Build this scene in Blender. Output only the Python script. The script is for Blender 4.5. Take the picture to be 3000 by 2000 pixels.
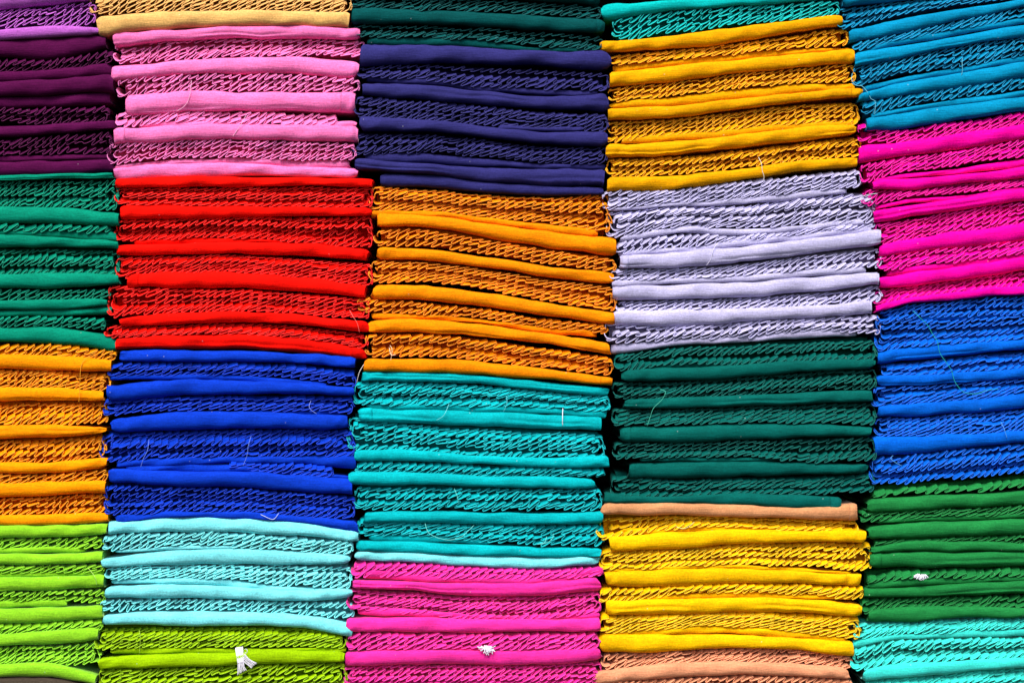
# Stacks of folded, ruffle-hemmed cloths on a market stall.
import bpy, math
import numpy as np

sc = bpy.context.scene
for o in list(bpy.data.objects):
    bpy.data.objects.remove(o, do_unlink=True)
col = sc.collection
R = math.radians
MM = 0.001

# ------------------------------------------------------------------ camera
TABLE_Z = 0.80                                   # height of the table top; x = 0 is the middle of the row, y = 0 the stack fronts
cam_d = bpy.data.cameras.new("camera")
cam = bpy.data.objects.new("camera", cam_d)
col.objects.link(cam)
CAM_DIST = 2.0
cam.location = (0.0, -CAM_DIST, TABLE_Z + 346.67 * MM)
cam.rotation_euler = (R(90), 0, 0)
cam_d.sensor_width = 36.0
cam_d.lens = 36.0 * CAM_DIST / 1.0
cam_d.clip_end = 100.0
sc.camera = cam

# ------------------------------------------------------------------ sky and sun (bright overcast in front of the stall)
SUN_EL, SUN_AZ = 54.0, -14.0                     # elevation; degrees off the camera axis (negative: from the left)
world = bpy.data.worlds.new("World")
sc.world = world
world.use_nodes = True
wn = world.node_tree
bg = wn.nodes["Background"]
sky = wn.nodes.new("ShaderNodeTexSky")
sky.sky_type = 'NISHITA'
sky.sun_disc = False
sky.sun_elevation = R(SUN_EL)
sky.sun_rotation = R(180.0 - SUN_AZ)
sky.dust_density = 3.0
wn.links.new(sky.outputs[0], bg.inputs[0])
bg.inputs[1].default_value = 0.09
sun_d = bpy.data.lights.new("sun", 'SUN')
sun_d.energy = 2.8
sun_d.angle = R(30)
sun_d.color = (1.0, 0.975, 0.94)
sun = bpy.data.objects.new("sun", sun_d)
col.objects.link(sun)
sun.location = (0, -3, 4)
sun.rotation_euler = (R(90.0 - SUN_EL), 0, R(SUN_AZ))

vs = sc.view_settings
vs.view_transform = 'Standard'
vs.look = 'None'
vs.gamma = 1.0
vs.use_curve_mapping = False
vs.exposure = 0.75
sc.cycles.use_denoising = True
sc.cycles.max_bounces = 8
sc.cycles.diffuse_bounces = 6

STACKS = (
 ('orchid',(
  ('F',-655.9,-412.7,(694.8,694.8,701.8),(670.6,676.1,680),0),
  ('R',-655.9,-408,(669.9,674.5,679.2),(653.2,654.3,654.3),4),
  ('F',-655.9,-404.1,(650.1,654.3,653.2),(640.7,643.4,647),0),
 )),
 ('plum',(
  ('F',-655.9,-397.1,(640.7,643.1,646.3),(624.7,623.1,633.2),0),
  ('R',-655.9,-390.1,(622,623.6,632.5),(611.1,613.7,619.2),2),
  ('f',-655.9,-390.9,(610.6,613.4,618.9),(600.2,603.3,607),0),
  ('F',-655.9,-388.5,(599.7,602.8,606.7),(585.5,587.7,591.1),0),
  ('f',-655.9,-392.4,(584.9,587.4,590.8),(575.2,576.3,579.4),0),
  ('R',-655.9,-394,(574,575.9,577.1),(562.3,559.6,560.7),3),
  ('F',-655.9,-387.8,(556.1,558.4,562.8),(545.9,549.4,555),0),
  ('R',-655.9,-390.9,(545.6,550.3,555),(528.5,529.6,530.3),3),
  ('f',-655.9,-390.9,(527.5,528.5,530),(522.5,523.6,524.9),0),
  ('F',-655.9,-388.4,(522.5,523.5,524.4),(508.5,509.8,513.2),0),
 )),
 ('emerald',(
  ('F',-655.9,-389,(508.7,509.6,511.2),(503.7,505.2,506.3),0),
  ('R',-655.9,-384.9,(503.7,504.8,505.5),(477.8,479,475.1),5),
  ('F',-655.9,-384.3,(478.3,477.8,471.2),(462.7,461.9,459.5),0),
  ('R',-655.9,-387.4,(463.1,461.9,462.7),(455.3,454.4,453.8),1),
  ('f',-655.9,-386.2,(455.7,454.9,453.3),(451.3,447.9,445.1),0),
  ('F',-655.9,-385.4,(451.6,447.9,444.7),(438.8,439.3,437.7),0),
  ('R',-655.9,-384.9,(438.8,438.8,436.6),(412.8,414.3,412),4),
  ('F',-655.9,-383.7,(412,413.6,412.8),(398.9,399.2,403.4),0),
  ('R',-655.9,-392.4,(398.3,397.7,398.3),(387.4,388.1,390.2),2),
  ('F',-655.9,-395.2,(386.3,387.4,388.6),(378,377.7,382.1),0),
  ('f',-655.9,-390.6,(377.7,377.4,380.8),(371.2,371.8,373.8),0),
  ('R',-655.9,-396.8,(371.2,371.2,369.9),(360.6,362.4,357.4),2),
  ('F',-655.9,-385.9,(360.6,360.2,350.9),(346.8,344.7,336.9),0),
 )),
 ('orange',(
  ('R',-655.9,-384.6,(344.2,344.2,338),(333.7,333.7,329.1),2),
  ('F',-655.9,-391.7,(333.7,333.1,329.1),(320,319.2,317.2),0),
  ('R',-655.9,-393.1,(321.4,319.9,315.5),(302.2,301.5,299.1),4),
  ('F',-655.9,-399.4,(302.1,301.8,298),(288.7,289.5,289),0),
  ('R',-655.9,-396.3,(288.2,289,288.2),(265.3,265.6,266.8),4),
  ('F',-655.9,-397.1,(264.7,265.3,262.5),(252.2,253.6,257.5),0),
  ('R',-655.9,-398.7,(251.6,253.1,256.9),(229.7,230.5,235.2),4),
  ('F',-655.9,-395.5,(228.8,228.5,234.1),(218.5,218.8,223.5),0),
  ('R',-655.9,-394,(218.1,218.2,223.2),(209.2,209.5,211.8),2),
  ('F',-655.9,-396.8,(208.7,209.9,211),(194.7,197,199.8),0),
  ('R',-655.9,-396.8,(194.2,196.4,199.3),(177.1,177.5,179.5),3),
  ('F',-655.9,-394,(176.7,178,179.9),(167.7,168,171.3),0),
 )),
 ('lime',(
  ('F',-655.9,-395.2,(167,167.4,168.6),(155.8,156.1,158.5),0),
  ('R',-655.9,-399.9,(155.4,155.7,156.4),(145.2,145.5,144),2),
  ('f',-655.9,-417.4,(145.2,145.8,146.5),(140.2,140.5,141.2),0),
  ('F',-655.9,-399.3,(139.6,139,141.8),(129.3,129.3,132.4),0),
  ('R',-655.9,-398.4,(128.7,128.4,129.9),(121.5,121.5,121.8),2),
  ('f',-655.9,-399.9,(121.5,121.5,123.1),(116.4,117.2,119),0),
  ('F',-655.9,-397.7,(116.4,117,119.3),(102.8,104.4,107.5),0),
  ('R',-655.9,-397.7,(102.8,104.4,106.2),(93.5,94.6,89.9),2),
  ('f',-655.9,-434.5,(93.8,94.4,95),(86,87.2,88.5),0),
  ('F',-655.9,-399.3,(85.7,86.6,89.1),(71.5,73.5,77.4),0),
  ('R',-655.9,-399.3,(71.2,73.2,76.6),(61.3,64.2,66),2),
  ('F',-655.9,-404,(61,64.2,68.5),(50.4,51.7,55.1),0),
  ('R',-655.9,-403,(50.1,51.7,54),(31.4,32,31.4),4),
  ('F',-655.9,-406.5,(31.4,33.3,22.1),(19.3,19.9,13),0),
 )),
 ('brown',(
  ('F',-655.9,-412.7,(18.9,19.3,12.4),(0.1,0.1,0.1),0),
 )),
 ('tan',(
  ('F',-410.4,-157.8,(703.4,703.4,703.4),(689.4,689.4,689.4),0),
  ('R',-412.7,-158.3,(689,688.6,688.1,687.8,687),(666.3,669.4,670.6,670.6,668.8),4),
  ('F',-406.5,-159.8,(663.6,668.3,669.9,669.4,668.2),(644.8,651.6,654.7,655.1,654.4),0),
 )),
 ('pink',(
  ('F',-388.5,-148.9,(648,651,654.3,654.9,652.6),(635.1,641,643.2,642.9,642.6),0),
  ('R',-388.5,-143.8,(641.8,643.2,643.5,643.2,641.3),(615.8,622,625.1,625.9,625.4),4),
  ('F',-391.7,-150.5,(614.8,620,623.9,624.2,620.4),(601.1,607,608.9,608.3,603.6),0),
  ('R',-385.4,-149.5,(605.9,607.7,609.1,607.7,603.6),(583.3,590.8,591.8,590.8,590.8),3),
  ('F',-378.4,-153,(587.7,590.8,590.2,589.6,589.6),(566.5,570.9,572.4,572,571.2),0),
  ('R',-387.4,-171.1,(572.4,572.1,572.4,570.6,568.4),(555,562.8,561.2,559.2,559.2),2),
  ('f',-364.7,-152.7,(560,562.8,560.9,558.4,563.1),(555.3,556.8,557.6,555.6,556.8),0),
  ('F',-388.5,-150.5,(554,557.5,558.7,557.8,557.5),(539.4,542.5,544.4,542.8,542.2),0),
  ('R',-394,-152.7,(541.9,545,544.7,542.8,541.3),(517.9,524.9,526.4,523.8,524.1),4),
  ('f',-387.4,-158.3,(519.4,523.8,526,524.9,524.1),(516,519.4,520.7,517.1,515.4),0),
  ('F',-389.3,-151.4,(516,520.7,521,517.2,516),(505.1,506.6,508.8,508.2,506),0),
 )),
 ('red',(
  ('F',-387,-136,(505.2,507.7,506.8,505.9,505.5),(497.4,497.7,498.4,499,498.1),0),
  ('R',-387.8,-136.5,(497.7,497.7,498.4,498.5,498.4),(482.8,481.2,480.3,479.3,478.7),6),
  ('f',-376.5,-266.2,(484.3,481.8,480.3),(480.3,479.7,479),0),
  ('F',-382.3,-135.7,(479.7,479.7,479,478.1,477.2),(466.3,467.2,468.7,469.7,469.7),0),
  ('R',-388.5,-136.5,(465.8,467.8,470.3,467.8,470.5),(444.4,447.9,448.2,442.9,436.9),5),
  ('f',-368.7,-149.2,(447.2,448.5,447.2,443.5,438.5),(441.6,442.2,443.5,441.9,436.9),0),
  ('F',-387,-141.1,(440.7,442.2,443.8,442.2,436.6),(431.2,432.1,432.9,430.7,426.7),0),
  ('R',-387.4,-137.5,(430.7,431.6,432.3,427.9,423.7),(410.1,413.6,415.1,408.6,401.9),5),
  ('F',-375.3,-143,(412,414.8,413.2,408.6,400.8),(400.3,399.5,399.1,395.3,390.2),0),
  ('R',-394,-139.6,(402.3,398.8,397.7,393.3,388.3),(371.5,375.8,377.4,374.3,369.1),5),
  ('F',-383.4,-139.6,(369.1,374.6,375.4,371.8,365.5),(361.3,364,365.9,362.7,355.6),0),
  ('R',-397.9,-142.2,(362.9,363.4,365.2,361.8,354.3),(350.3,354,354.6,350.3,340.6),3),
  ('F',-388.1,-142.7,(349.3,353.4,354.3,350.6,338.7),(339.4,340,339.4,336.2,329.7),0),
 )),
 ('royal',(
  ('F',-382.3,-153,(337.9,337.9,337,334.8,331.7),(327.6,327.2,327,326.1,321.1),0),
  ('R',-394,-153.6,(326.7,327.2,326.4,324.5,319.2),(313.9,314.6,315.2,312.4,303),3),
  ('f',-394,-181.7,(313.6,314.6,314.7,311.4,305.8),(308.9,309.9,309.3,305.8,300.2),0),
  ('F',-394,-154.5,(303.8,308.5,308.6,306.1,301.8),(288.2,293.4,295.7,295.8,294.6),0),
  ('R',-398.7,-155.2,(291.3,292.9,293.7,293,293.4),(274.6,279.3,280.6,279.6,276.5),4),
  ('f',-269.3,-167.6,(278.9,279.3,282.4),(277.1,275,275.3),0),
  ('F',-391.7,-159.8,(270.3,277.1,278.7,276.5,274.6),(259.1,260,262.2,261.7,261.7),0),
  ('R',-402.1,-154.5,(258.6,260.6,262.5,263.1,261.2),(229.7,233.8,235,235.7,235.7),5),
  ('f',-387.4,-153.6,(229.7,233.5,234.7,234.7,239.1),(224.3,225.7,228.2,227.4,222.7),0),
  ('R',-278.6,-175,(229.4,228.5,225.4),(225.4,219.6,215.4),2),
  ('f',-376.5,-159.4,(224.1,226.6,226,220.1,215.4),(221,220.1,219.5,216.6,212.3),0),
  ('F',-393.2,-156.7,(222,220.1,219.5,217,212.3),(210.3,206,205.1,201.4,197.3),0),
  ('R',-397.1,-153.6,(208.5,205.7,204.2,200.1,195.4),(176.4,180.5,180.5,177.4,173.9),5),
  ('F',-387.4,-151.4,(177.4,180.5,180.5,177.4,172.1),(169.9,175.2,174.2,170.5,160.8),0),
 )),
 ('aqua',(
  ('F',-394.8,-149.9,(170.2,174.8,174.8,170.8,160.5),(159.3,161.4,160.8,157.7,152.4),0),
  ('R',-400.2,-155.2,(158.9,160.8,160.8,156.4,151.8),(141.8,146.2,147.1,142.1,138.7),3),
  ('f',-388.4,-266.2,(142.9,146.8,148),(140.2,143.7,144.4),0),
  ('F',-400.2,-158.3,(134,142.1,144.6,142.7,137.4),(126.8,128.7,129.5,129.3,129.9),0),
  ('R',-398.7,-156.7,(126.5,128.4,129,128.1,128.1),(114.4,116.8,115,108.4,105.6),4),
  ('f',-391.7,-169.5,(114.4,117,114,107.8,105),(110.1,110.6,107.5,103.1,102.2),0),
  ('F',-396.3,-156.7,(106.6,109.4,107.2,103.8,106.2),(96.6,96.9,96,93.8,96.6),0),
  ('R',-404.6,-155.2,(95.6,96.3,95.3,93.8,95.3),(83.8,85.7,84.4,81.3,73.5),2),
  ('F',-398.7,-156.7,(79.4,82.9,82.2,80.7,71.6),(71.3,70.1,69.5,69.1,58.9),0),
 )),
 ('olive',(
  ('R',-406.5,-161.4,(67,67.9,67.9,67.6,63.8),(46.1,48.3,48.9,49.5,48.6),5),
  ('f',-392.4,-162.3,(47,48.3,46.7,46.7,49.3),(42,42,42.6,44.2,43.1),0),
  ('F',-402.6,-163,(37.3,41.4,42.6,46.1,43.1),(27.7,28.9,30.5,33,34.5),0),
  ('R',-404.6,-163,(26.7,28.6,30.5,33.3,34.2),(10.4,10.4,11.2,11.9,11.9),4),
  ('f',-400.2,-163,(10.4,10.4,11.2,11.9,11.9),(0.1,0.1,0.1),0),
 )),
 ('darkteal',(
  ('F',-158.2,87,(701.3,701.3,699.8,697,694.2),(685.7,685,683.5,680,675.7),0),
  ('R',-158.2,88.4,(685,684.5,683.1,679.3,675),(673.6,671.2,669.8,666.5,662.3),3),
  ('F',-155.3,90.1,(673.6,670.1,668.1,664.4,660.7),(656.6,657,654.5,650.8,647.7),0),
  ('R',-153.9,88.4,(656.6,655.1,652.8,648.8,644.6),(643.4,643.4,641,634.9,631.1),3),
  ('f',-141.9,85.3,(642.9,643.7,640.9,632.9,635.8),(636.3,635.8,633.5,629.3,629.7),0),
 )),
 ('navy',(
  ('F',-148.2,95.8,(636.1,635.8,633.2,629.7,631.5),(615.5,618.8,618.2,616.2,611.3),0),
  ('R',-151.1,94.4,(615.9,618.8,616.2,613.4,610.6),(606.3,602.8,595,593.5,592.1),3),
  ('f',-141.9,82.5,(610.6,604.9,598.5,593.3,591.8),(600.4,597.8,591.8,588.2,586.7),0),
  ('F',-146.8,94.4,(598.4,597,590.4,585.6,588.4),(587.6,583.3,578,574.4,571.6),0),
  ('R',-153.9,93,(587.6,582.2,577.3,570.9,569.5),(567.3,564.5,559.5,556.4,553.2),4),
  ('f',-13.6,68.6,(558.1,556.4,556.1),(554.7,552.2,552.2),0),
  ('F',-148.2,93,(566.6,562.9,556.7,550.3,552.2),(552.2,552.2,546.8,539.7,538),0),
  ('R',-155.3,93,(551.7,550.7,545.4,538.3,539.4),(526.2,530.9,527.6,521,519.6),4),
  ('f',-144,91.6,(532.3,530.3,525,520.4,519.3),(522.4,521,518.2,515.9,514.5),0),
  ('F',-153.2,90.1,(525.2,520.4,516.2,514.8,514.8),(514.9,511.1,504,499.2,499.3),0),
  ('f',-128.4,90.1,(510.5,508.2,502,498.3,496.9),(499.3,496.9,492.2,489.4,490.8),0),
 )),
 ('amber',(
  ('R',-138.3,95.8,(499.2,494.9,490.4,488.1,491.8),(474.8,474.8,467.7,462.3,451),6),
  ('f',-137.6,83.9,(474.8,474.2,468,461.5,457.8),(467.7,469.1,462.9,454.9,447.9),0),
  ('F',-131.9,101.5,(471.4,468.5,460.2,453.1,446.7),(459.8,457.8,446.7,437.9,430.9),0),
  ('R',-133.8,101.8,(459.2,457.2,446.7,436.8,429.4),(440.3,439.4,431.4,422.6,415.5),3),
  ('F',-131.9,100.1,(438.9,435.4,427.4,418.9,413.8),(428,425.2,418.1,409,403.1),0),
  ('R',-138.3,100.9,(427.7,424.6,416.7,407.6,401.4),(405.6,406.2,398,386.9,377),5),
  ('F',-136.9,100.1,(401.9,400,392.6,382.9,374.4),(388,386.9,379.8,371.3,363.7),0),
  ('R',-151.1,94.4,(391.5,385.1,378.7,368.8,363.1),(376.1,373.3,369.9,361.4,355.7),2),
  ('f',-136.2,83.5,(373.7,373,367.4,361.4,356.7),(368.2,368.5,364.2,355.7,351.1),0),
  ('F',-141.2,96.4,(367.4,367.9,361.7,353.9,344.7),(355.5,355.7,350.8,344.4,333.6),0),
  ('R',-142.9,98.9,(355.2,354.6,347.8,339,331.9),(331.2,332.6,327.7,321.2,314.2),4),
  ('F',-144,97.2,(329.1,329.4,326,318.9,311.2),(317.8,316.6,314.1,309.3,304.4),0),
 )),
 ('turquoise',(
  ('F',-146.8,93.8,(316.6,316.3,312.7,306.3,301.3),(308.1,307.6,305.3,298.5,293.9),0),
  ('R',-153.6,95.8,(308.1,307.6,304.1,298.5,293.9),(286,285.7,285.2,283.7,279.3),5),
  ('f',-143.3,92.1,(285.4,286.9,284.3,282.6,279.8),(281.2,280.1,278.4,276.2,271.3),0),
  ('F',-150.4,86.7,(281.2,280.1,278.4,275.5,272.7),(269,267,264.2,262.1,260.5),0),
  ('R',-159.6,89.1,(275.8,267.3,263,259.9,257.1),(241.5,241.5,235.4,235.4,233.3),5),
  ('F',-153.9,94.4,(240.7,240.4,234.7,233.3,234.7),(230.2,230.2,227.3,224.5,223.7),0),
  ('R',-154.2,91.6,(230.2,228.8,225.4,223.9,222),(218.8,218.4,216,216.6,216),2),
  ('F',-158.4,81.1,(219.1,218.8,215.6,214.6,213.2),(207.2,207.2,206.1,204.2,203.8),0),
  ('R',-153.2,87.3,(206.9,204.9,204.9,203.5,204.7),(181.4,182.8,181.6,182.3,182.3),4),
  ('F',-144.7,88.7,(179.7,180.9,179.4,178.6,180.6),(170.6,170.1,168.7,168.7,169.2),0),
  ('R',-151.4,88.7,(174,170.9,168.7,168,167.8),(158.4,157,151.6,148.8,147.8),4),
  ('f',-139,-22.1,(158.7,157.6,153.9),(152,150.7,148.8),0),
  ('F',-152.5,85.9,(151.9,150.5,147.6,145.4,144.2),(142.8,140.8,137.7,136.9,136.6),0),
 )),
 ('aquaone',(
  ('F',-152.8,85.9,(142.2,140,137.1,136,136),(133.2,131.2,127.2,125.5,129.5),0),
 )),
 ('hotpink',(
  ('R',-156.5,89.1,(131.8,130.8,127.5,125.8,125.8),(117.3,119.4,116.5,117,119.4),2),
  ('f',-146.1,89.1,(124.7,120.1,116.5,117.3,126.9),(115.6,112.8,110.8,111.3,119),0),
  ('F',-156,85.9,(114.5,111.6,110.8,111.6,117.3),(106.8,103.6,98.6,98.9,103.8),0),
  ('R',-159.9,86.7,(104.3,100.3,97.5,98.6,102.8),(86.8,82.4,77.3,77.3,84),5),
  ('f',-150.4,84.9,(87.5,84.7,78.8,77.9,83.3),(79.3,78.5,76.8,76.2,77.3),0),
  ('F',-162.4,85.3,(76.2,77.3,76.2,75.4,76.8),(64.3,63.7,63.2,64.6,64.3),0),
  ('R',-161.3,85.3,(63.4,63.4,62.9,62.7,63.4),(47,48.4,47.6,47.6,48.4),3),
  ('f',-139.7,82.1,(50.4,49,47.9,47.9,52.1),(46.2,46.2,45.6,46.2,47.6),0),
  ('F',-162.4,87.3,(43.3,46.2,45,45.6,48.4),(29.7,32,32,31.4,35.8),0),
  ('R',-164.1,87.3,(30.6,31.6,31.1,31.1,35.4),(11,11,12.4,12.4,12.4),4),
  ('f',-161,87,(11.7,11.7,12.4,12.4,12.4),(0.1,0.1,0.1),0),
 )),
 ('seagreen',(
  ('F',88.2,318.7,(675.7,678.7,681.3,684.7,688.8),(659.8,669,673.3,677.3,682),0),
  ('R',97.9,320.1,(662.5,669.8,673.9,676.6,680),(640.7,647,655,660.5,665.2),4),
 )),
 ('mustard',(
  ('F',86.2,322.7,(639.6,643.6,651.7,658.7,666),(630.5,632.6,637.6,647.4,656),0),
  ('R',94.7,328.9,(626.8,631.8,638.3,646.1,655.5),(616,621.8,627.2,632.9,634.9),3),
  ('f',99,331.2,(616.5,622.1,627.5,632.9,633.6),(610.4,615.9,621.3,627.2,630.7),0),
  ('F',94.7,334.3,(608.6,615.4,621,626.7,632.1),(595.9,600.6,608.4,614,619.7),0),
  ('R',94.1,334.9,(595.4,600.6,608.4,614,619.4),(579.7,585.8,592.8,598.4,599.8),4),
  ('f',96.3,334.9,(579.7,585.8,592.5,597.9,598.4),(575,577,582.8,589.3,593.2),0),
  ('F',94.3,341.6,(574.2,576.3,582.8,589.3,593.8),(563.7,565.6,573.4,581.2,586),0),
  ('R',92.2,339.3,(563.7,565.6,572.3,579,582),(543.3,548.7,555.5,560.8,559.9),4),
  ('f',106.8,333.9,(545.4,550.2,554.8,560.2,561.5),(540.5,543.2,547.5,554,557.2),0),
  ('F',92.5,336.2,(538.4,541.3,547,554.8,558.8),(526.2,529.2,535.7,542.4,548.9),0),
  ('R',92.5,342,(526.8,528.1,533.5,541.3,548.1),(508.7,510.6,517.1,523.8,527.9),4),
  ('F',93.3,337.6,(506.6,508.2,513.6,522.2,526.2),(493.9,495.5,503.4,512.8,517.9),0),
 )),
 ('lavender',(
  ('R',89.3,341.6,(494.8,494.8,502.3,507.9,514.9),(475,482.1,485.7,493.1,498.3),4),
  ('f',95.6,327.2,(476.3,481.7,485.7,491.8,496.9),(474,478.6,480.3,485.1,491.8),0),
  ('R',94.3,356.4,(475,480.8,481,491.1,493.1),(447.4,457.9,458.4,461.5,463.2),6),
  ('f',106.8,344,(449,458.8,456.2,460.6,466.2),(444.1,453,450.3,455.4,461.1),0),
  ('R',100.3,356.4,(445.3,452.7,451.4,459.5,463.2),(430.9,438.5,445.2,453,459.2),2),
  ('f',105.4,351,(433.9,439,445.7,452.5,459.2),(429.6,434.4,440,447.1,454.1),0),
  ('F',105,359.9,(429.6,434.4,439.8,447.4,455.4),(418.5,419.5,425.5,433.6,441.7),0),
  ('R',94.7,361.3,(418.5,419.4,423.4,432.6,440),(408.3,408.9,412.6,418.3,420.2),3),
  ('f',98.7,345.1,(405.6,408,411,416.1,420.7),(399.7,403.6,405.1,409.4,414.8),0),
  ('F',99,359.1,(401.3,402.1,405.4,409.7,414.2),(387.6,388.5,390.5,395.9,402.7),0),
  ('R',101.7,360.4,(387.6,388.4,390.8,395.1,402.7),(377.6,377.9,379.8,383.3,387.4),3),
  ('F',99,351.8,(376,377.6,378.7,381.4,385.7),(363.6,361.5,366.3,370.3,374.1),0),
  ('R',90.6,360.4,(366.6,362.3,366.3,370.1,372),(345,348.8,352,358.2,353.8),3),
  ('f',97,336.5,(343.4,348.5,351.8,357.7,359.8),(333.6,342.6,345.6,349.6,352.4),0),
 )),
 ('bottle',(
  ('R',100.1,355.1,(335.9,342.6,345.6,348.3,351.4),(319.5,326.5,326.5,329.2,330.5),3),
  ('f',119.8,330.6,(326.5,326.5,329.2,333.2),(319.5,320.8,323.5,326.5),0),
  ('F',107.7,353.7,(319.1,321.1,324.5,328.4,330),(307.9,308.7,312.2,317.9,320.3),0),
  ('R',98.7,356.4,(306.3,307.6,312.7,317,320.3),(290.8,292,294.7,298.7,300.9),4),
  ('F',109.8,352.4,(290.1,292.1,294.2,296.9,298.9),(281.4,281.8,283.9,286.1,288.5),0),
  ('R',97.6,355.1,(280.7,281,283.7,285.3,288),(265.9,267,268.6,268.6,266.6),4),
  ('F',104.6,351.4,(262.4,264,265.9,265.9,262.9),(249.2,248.1,250.8,253.5,254.8),0),
  ('R',99.5,355.1,(247.6,247.8,249.7,251.7,254),(231.1,233.8,233.8,227.5,230.2),4),
  ('f',124.6,268.6,(234.2,233.3,233.3),(229.8,229.8,230.6),0),
  ('F',113.8,348.3,(226.8,229.5,230.3,227.6,226.6),(213.6,213.4,215.3,217.1,218.5),0),
  ('R',97,355.1,(218.1,213.1,213.4,214,219),(192.5,195.2,197.8,198.8,199.9),4),
  ('F',88.9,321.4,(198.6,194.8,197.9,197.2,193.9),(189.7,189.1,188.6,184.8,182.1),0),
 )),
 ('camel',(
  ('F',87.1,337.6,(189.4,188.6,187.8,184.3,188.1),(178.6,177.6,176.2,174.3,172.7),0),
 )),
 ('yellow',(
  ('R',85.2,338,(177.5,177.8,176.5,174.6,172.2),(151.6,164.1,167,163.5,161),3),
  ('f',106.8,336.2,(163.7,164.9,166.8,164.4,163.7),(158.4,160.6,162.7,160.3,159),0),
  ('F',95.2,344.6,(156.3,160,163,161.7,162.3),(141.7,144.7,149.3,151.4,151.2),0),
  ('R',85.2,350.5,(142.8,145,149.5,150.9,150.2),(124,127.5,129.9,128,122.9),5),
  ('f',90.9,330.8,(124.6,127.2,129.3,125.3,121.9),(121.8,124.2,125.3,122.9,119.9),0),
  ('F',90.6,339.7,(121.8,124.5,125.3,122.1,119.1),(108.5,107.8,110.9,110.9,108.9),0),
  ('R',84.4,344.6,(107.1,108.1,110.8,109.2,107.8),(89,98.9,102.4,100.8,95),2),
  ('f',99,330.8,(98.4,99.5,102.2,99.7,99.5),(93.8,94.9,96.8,96,94.9),0),
  ('F',90.9,342.4,(94.1,94.6,96.5,94.9,90.3),(80.3,80.6,83.3,82.2,79),0),
  ('R',85.2,339.2,(79.8,80.6,83.6,80.9,78.2),(63.1,67.1,70.1,64.7,56),5),
  ('f',96.3,328.5,(65.4,68.5,70.8,65.8,56.6),(59.6,61,61.8,57.7,53.7),0),
  ('F',85.2,332.4,(62,61,60.1,57.5,54),(42.6,44.3,47.8,46.4,39.9),0),
 )),
 ('peach',(
  ('R',88.5,333.9,(41.8,43.4,46.5,47.2,39.1),(26.8,32.1,34.3,32.9,27.6),3),
  ('F',80.4,329.9,(24.1,31.6,34.3,32.4,28.1),(13.3,17.6,21.4,20.8,17.1),0),
  ('R',86.2,333.9,(15.6,17.6,21.4,20.6,16.5),(7.5,7.5,8.2,8.2,8.2),2),
  ('f',85.5,333.2,(7.5,7.5,8.2,8.2,8.2),(0.1,0.1,0.1),0),
 )),
 ('cerulean',(
  ('F',322.5,566.4,(687.4,691.7,698.1,702.3,706.6),(673.6,678.9,683.2,687.4,691.7),0),
  ('R',318.6,566.4,(673.6,678.9,683.2,687.4,691.2),(651.1,663,672.6,678.9,683.2),5),
  ('F',329.2,566.4,(650,659.8,667,673.8,680.5),(638.6,646.5,655.3,664.6,673.4),0),
  ('R',331,566.4,(637.5,646.2,655.6,664.6,674.5),(630,641.5,649.7,657.1,664.1),2),
  ('f',342,566.4,(631.6,643.3,649.7,656.6,663.2),(627.9,637,643.3,650.8,657.7),0),
  ('F',333.9,566.4,(627.7,634.3,640.7,648.1,656.1),(614.6,622.6,631.6,638.3,644.9),0),
  ('R',334.2,566.4,(616,624.7,633.2,639.6,645.5),(597.1,609,614.6,620,629),4),
  ('f',342.2,566.4,(595,604.5,611.4,618.4,626.3),(589.9,600.1,606.5,613.6,620.5),0),
  ('F',337.4,566.4,(587.5,598,605.4,612,619.6),(580.6,586.3,592.6,598,605.1),0),
  ('R',340,566.4,(581.2,587.3,593.7,600.1,605.1),(565.2,577.1,583.1,588.4,595),2),
  ('f',351.2,566.4,(569.3,575.8,581.2,586.5,592),(565,571.4,576.3,580.9,586),0),
  ('F',345.9,566.4,(563.9,570.5,576.1,581.2,585.8),(552,555.4,561,567.1,572),0),
 )),
 ('magenta',(
  ('R',338.5,566.4,(561,554.4,559.9,564.2,571.1),(539.7,540.8,545.9,552.5,558.3),3),
  ('F',337.9,566.4,(537.4,540.8,547.1,553.3,558.3),(521.1,527.5,532.1,538.1,544.8),0),
  ('R',341.1,566.4,(520.6,525.9,531.4,537.6,544.5),(501.4,513.1,517.4,524.3,528),4),
  ('f',351.7,566.4,(504.6,510.4,513.8,519.7,525),(502.5,506.7,509.7,513.3,518.1),0),
  ('F',352.8,566.4,(503.1,505.7,508,511.7,517.1),(495.1,495.3,499.3,503.6,506.1),0),
  ('R',342.7,566.4,(497.4,496.3,500.4,503.8,507),(476.7,487.2,490.8,494.4,498.5),3),
  ('f',354.4,566.4,(478.8,485.5,488,492.1,498.5),(475.9,482.1,484.4,489.1,494.2),0),
  ('F',353.3,566.4,(473.8,479.3,484.6,490,495.5),(462.9,468.5,473.8,479.1,484.4),0),
  ('R',355.5,566.4,(464.2,467.4,474.9,480.9,484.9),(442.1,448.9,453.8,458.1,462.3),5),
  ('F',359,566.4,(440.9,447.4,452.8,457.2,462.3),(428.9,434.5,437.7,440.9,445.1),0),
  ('R',356.5,566.4,(428.1,433.6,437.7,440.9,444.5),(416.4,421.7,424.9,429.2,433.4),3),
  ('f',367.1,566.4,(417.5,421.5,424.1,429.2,433.4),(410.2,416,418.5,423.6,429.2),0),
  ('F',358.6,566.4,(408.1,414.5,418.7,423.8,429.2),(399.1,401.5,406,411.1,416.4),0),
  ('R',353.9,566.4,(398.3,401.7,407.1,413.2,416.8),(383.5,390.9,395.1,398.3,400.7),3),
  ('F',354.7,566.4,(381.5,389.8,394.1,398.3,400.7),(375.4,384.1,387.3,390.5,393),0),
 )),
 ('azure',(
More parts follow.
